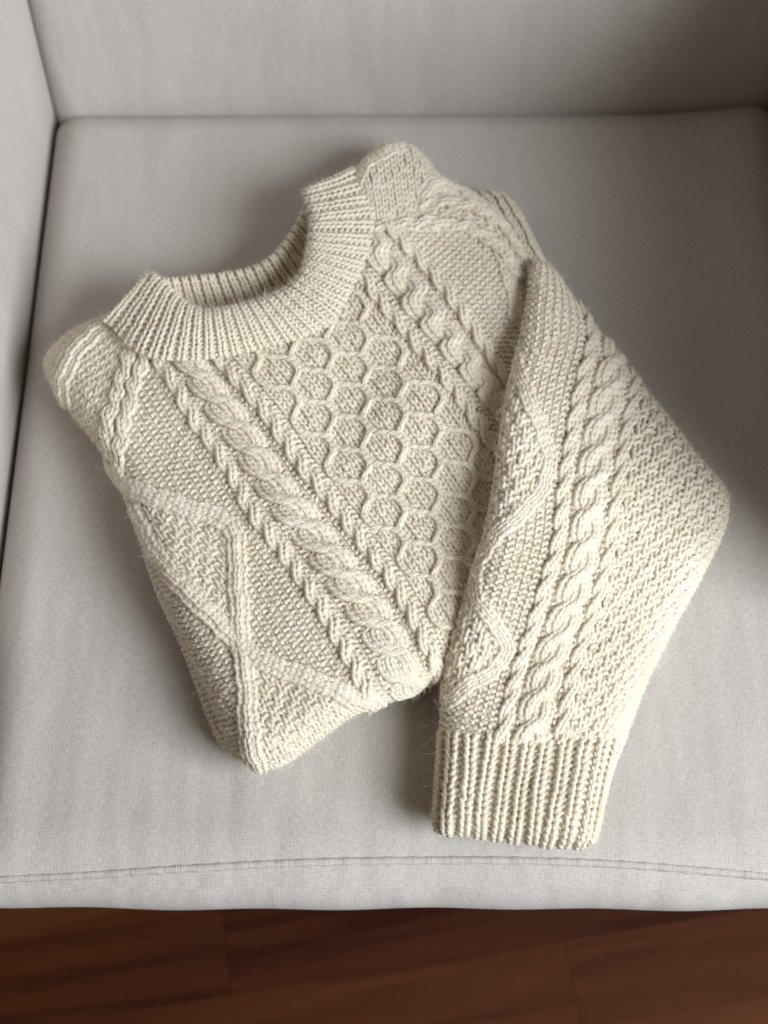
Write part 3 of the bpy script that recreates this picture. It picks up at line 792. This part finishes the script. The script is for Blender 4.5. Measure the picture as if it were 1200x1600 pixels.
# ---- the cuff at its end
cuff = cloth_part('cuff', sleeve_f, lambda q: q[..., 1] > 1146, sweater)
top_c = catmull([(640, 1150), (690, 1152), (760, 1158), (830, 1163), (900, 1164), (965, 1160), (1010, 1156)], 200)
bot_c = catmull([(635, 1296), (680, 1306), (740, 1314), (810, 1322), (880, 1330), (935, 1330), (970, 1330)], 200)
class Cross:
    """flat coordinates between two curves: u px along, v px across"""
    def __init__(self, a, b): self.a, self.b = a, b; self.L = 300.0; self.H = np.hypot(*(b - a).mean(0))
    def __call__(self, u, v):
        s = np.clip(u / self.L, -.2, 1.2); x = np.linspace(0, 1, len(self.a)); t = v / self.H
        A = np.stack([np.interp(s, x, self.a[:, i]) for i in (0, 1)], -1); B = np.stack([np.interp(s, x, self.b[:, i]) for i in (0, 1)], -1)
        return A * (1 - t[..., None]) + B * t[..., None]
cx = Cross(top_c, bot_c); cys = []
for k in range(14):
    yk = Yarn(); u = 8 + k * 23.6
    rib_columns(sleeve_f, cx, [u], 23.6, -2 + rng.normal(0, 2), cx.H + 2, 10.4, yk, yk, r=3.5, up=3.5, down=-1.6)
    if yk.L: cys.append(yk); tube_mesh('rib', yk, M_WOOL, cuff)
fuzz('wool_fuzz', cys, 26000, M_FUZZ, cuff)

# ---- the collar: front band with rolled rim, and the inside of its back
class Strip(Field):
    """ribbed strip between an inner and an outer traced curve; profile: (v, fraction across, dz cm)"""
    def __init__(self, inner, outer, zin, prof, nu=220, nv=60):
        A = catmull(inner, nu); B = catmull(outer, nu)
        zc = np.interp(np.linspace(0, 1, nu), np.linspace(0, 1, len(zin)), zin); zc = np.convolve(np.pad(zc, 8, mode='edge'), np.ones(17)/17, 'valid')
        pr = catmull([(p[0], p[1], p[2]) for p in prof], nv) if False else np.array([[np.interp(v, [p[0] for p in prof], [p[i] for p in prof]) for i in (1, 2)] for v in np.linspace(prof[0][0], prof[-1][0], nv)])
        k = np.ones(7) / 7
        pr = np.stack([np.convolve(np.pad(pr[:, i], 3, mode='reflect', reflect_type='odd'), k, 'valid') for i in (0, 1)], -1)
        px = A[None] + (B - A)[None] * pr[:, 0][:, None, None]
        z = zc[None] + pr[:, 1][:, None]
        arc = np.r_[0, np.cumsum(np.hypot(*((B - A)[1:] * 0 + (A[1:] + B[1:]) / 2 - (A[:-1] + B[:-1]) / 2).T))]
        self.Lu = arc[-1]; self.v0, self.v1 = prof[0][0], prof[-1][0]
        # resample evenly along the middle line
        s = np.linspace(0, self.Lu, nu)
        px = np.stack([[np.interp(s, arc, r[:, i]) for i in (0, 1)] for r in px]).transpose(0, 2, 1)
        self.P = unproject(px, ZS + z / 100)
        self.nu, self.nv = nu, nv
        P = self.P
        gu = np.gradient(P, axis=1); gv = np.gradient(P, axis=0); N = np.cross(gv, gu); N /= np.linalg.norm(N, axis=-1, keepdims=True) + 1e-12
        self.N = N
        # metric length across, px
        d = np.linalg.norm(np.diff(P, axis=0), axis=-1).mean(1) / PX; self.av = np.r_[0, np.cumsum(d)]; self.Lv = self.av[-1]
        self.o = np.zeros(2); self.step = np.array([self.Lu / (nu - 1), 1.0])
    def __call__(self, q):
        q = q.copy(); q[..., 1] = np.interp(q[..., 1], self.av, np.arange(self.nv)); return Field.__call__(self, q)
ident = lambda u, v: np.stack(np.broadcast_arrays(u, v), -1).astype(float)

RIM = [(222, 440), (236, 433), (255, 446), (272, 462), (290, 477), (317, 488), (350, 485), (382, 477), (415, 468), (446, 453), (468, 434), (480, 405), (485, 375), (487, 340), (481, 318), (477, 304), (484, 294)]
SEAM = [(160, 500), (172, 506), (192, 527), (210, 545), (236, 557), (286, 561), (322, 559), (382, 549), (432, 536), (482, 522), (516, 504), (540, 467), (558, 432), (571, 400), (581, 360), (582, 325), (577, 296), (560, 272), (552, 262)]
RIMd = catmull(RIM, 60); SEAMd = catmull(SEAM, 60)
collar_f = Strip(RIMd, SEAMd, [5.6, 6.4, 6.9, 7.1, 7.1, 7.1, 7.0, 6.9, 6.8, 6.4, 5.6],
                 [(-.9, .16, -2.6), (-.6, .05, -1.7), (-.3, .0, -.8), (-.12, .0, -.25), (.0, .03, .0), (.15, .14, .12), (.5, .5, 0.02), (.8, .8, -.35), (1.0, 1.0, -.75)])
collar = part(grid_mesh('collar', collar_f.P, np.ones(collar_f.P.shape[:2], bool), M_BACK, None, collar_f.N, -4 * PX), sweater)
cly = []
n_r = 30; cwid = collar_f.Lu / n_r
for k in range(n_r):
    yk = Yarn(); rib_columns(collar_f, ident, [(k + .5) * cwid], cwid, 4, collar_f.Lv + 3, 8.4, yk, yk, r=2.75, up=2.3, down=-.2)
    cly.append(yk); tube_mesh('rib', yk, M_WOOL, collar)
fuzz('wool_fuzz', cly, 30000, M_FUZZ, collar)

TOPB = [(236, 436), (262, 439), (300, 436), (350, 431), (398, 420), (430, 400), (456, 368), (474, 338), (482, 312)]
LOWB = [(262, 505), (285, 520), (318, 530), (372, 528), (424, 514), (466, 484), (496, 440), (512, 396), (516, 360)]
backc_f = Strip(catmull(TOPB, 60), catmull(LOWB, 60), [5.4, 5.0, 4.8, 4.7, 4.7, 4.8, 5.0, 5.4],
                [(-.6, .16, -1.4), (-.3, .03, -.6), (-.1, -.01, -.15), (.0, .0, .0), (.12, .06, -.1), (.5, .45, -1.2), (1.0, 1.0, -2.8)])
backc = part(grid_mesh('collar_back', backc_f.P, np.ones(backc_f.P.shape[:2], bool), M_BACK, None, backc_f.N, -4 * PX), sweater)
bly = []
n_r = 21; cwid = backc_f.Lu / n_r
for k in range(n_r):
    yk = Yarn(); rib_columns(backc_f, ident, [(k + .5) * cwid], cwid, 2, backc_f.Lv, 8.4, yk, yk, r=2.6, up=2.8, down=-2.0)
    bly.append(yk); tube_mesh('rib', yk, M_WOOL, backc)
fuzz('wool_fuzz', bly, 5000, M_FUZZ, backc)

# ---- the other cuff, showing behind the right shoulder
CUF2 = [(742, 306), (775, 304), (796, 316), (818, 352), (838, 392), (850, 420), (840, 470), (800, 470), (770, 400), (748, 350)]
cuf_f = Rolled(CUF2, [(760, 320, 2.6), (820, 400, 3.0), (800, 360, 2.8), (790, 450, 3.0)], 22, 9, wob=.03)
cuff2 = cloth('cuff', cuf_f, sweater)
cuff2['label'] = 'ribbed cuff of the tucked sleeve behind the shoulder'
lps = LinePath([(742, 290), (768, 330), (800, 390), (830, 450)])
for k in range(-4, 7):
    yk = Yarn(); rib_columns(cuf_f, lps, [k * 14.0 - 5], 14.0, 4, lps.len, 9.5, yk, yk, r=2.7, up=3.0, down=-2)
    if yk.L: tube_mesh('rib', yk, M_WOOL, cuff2)
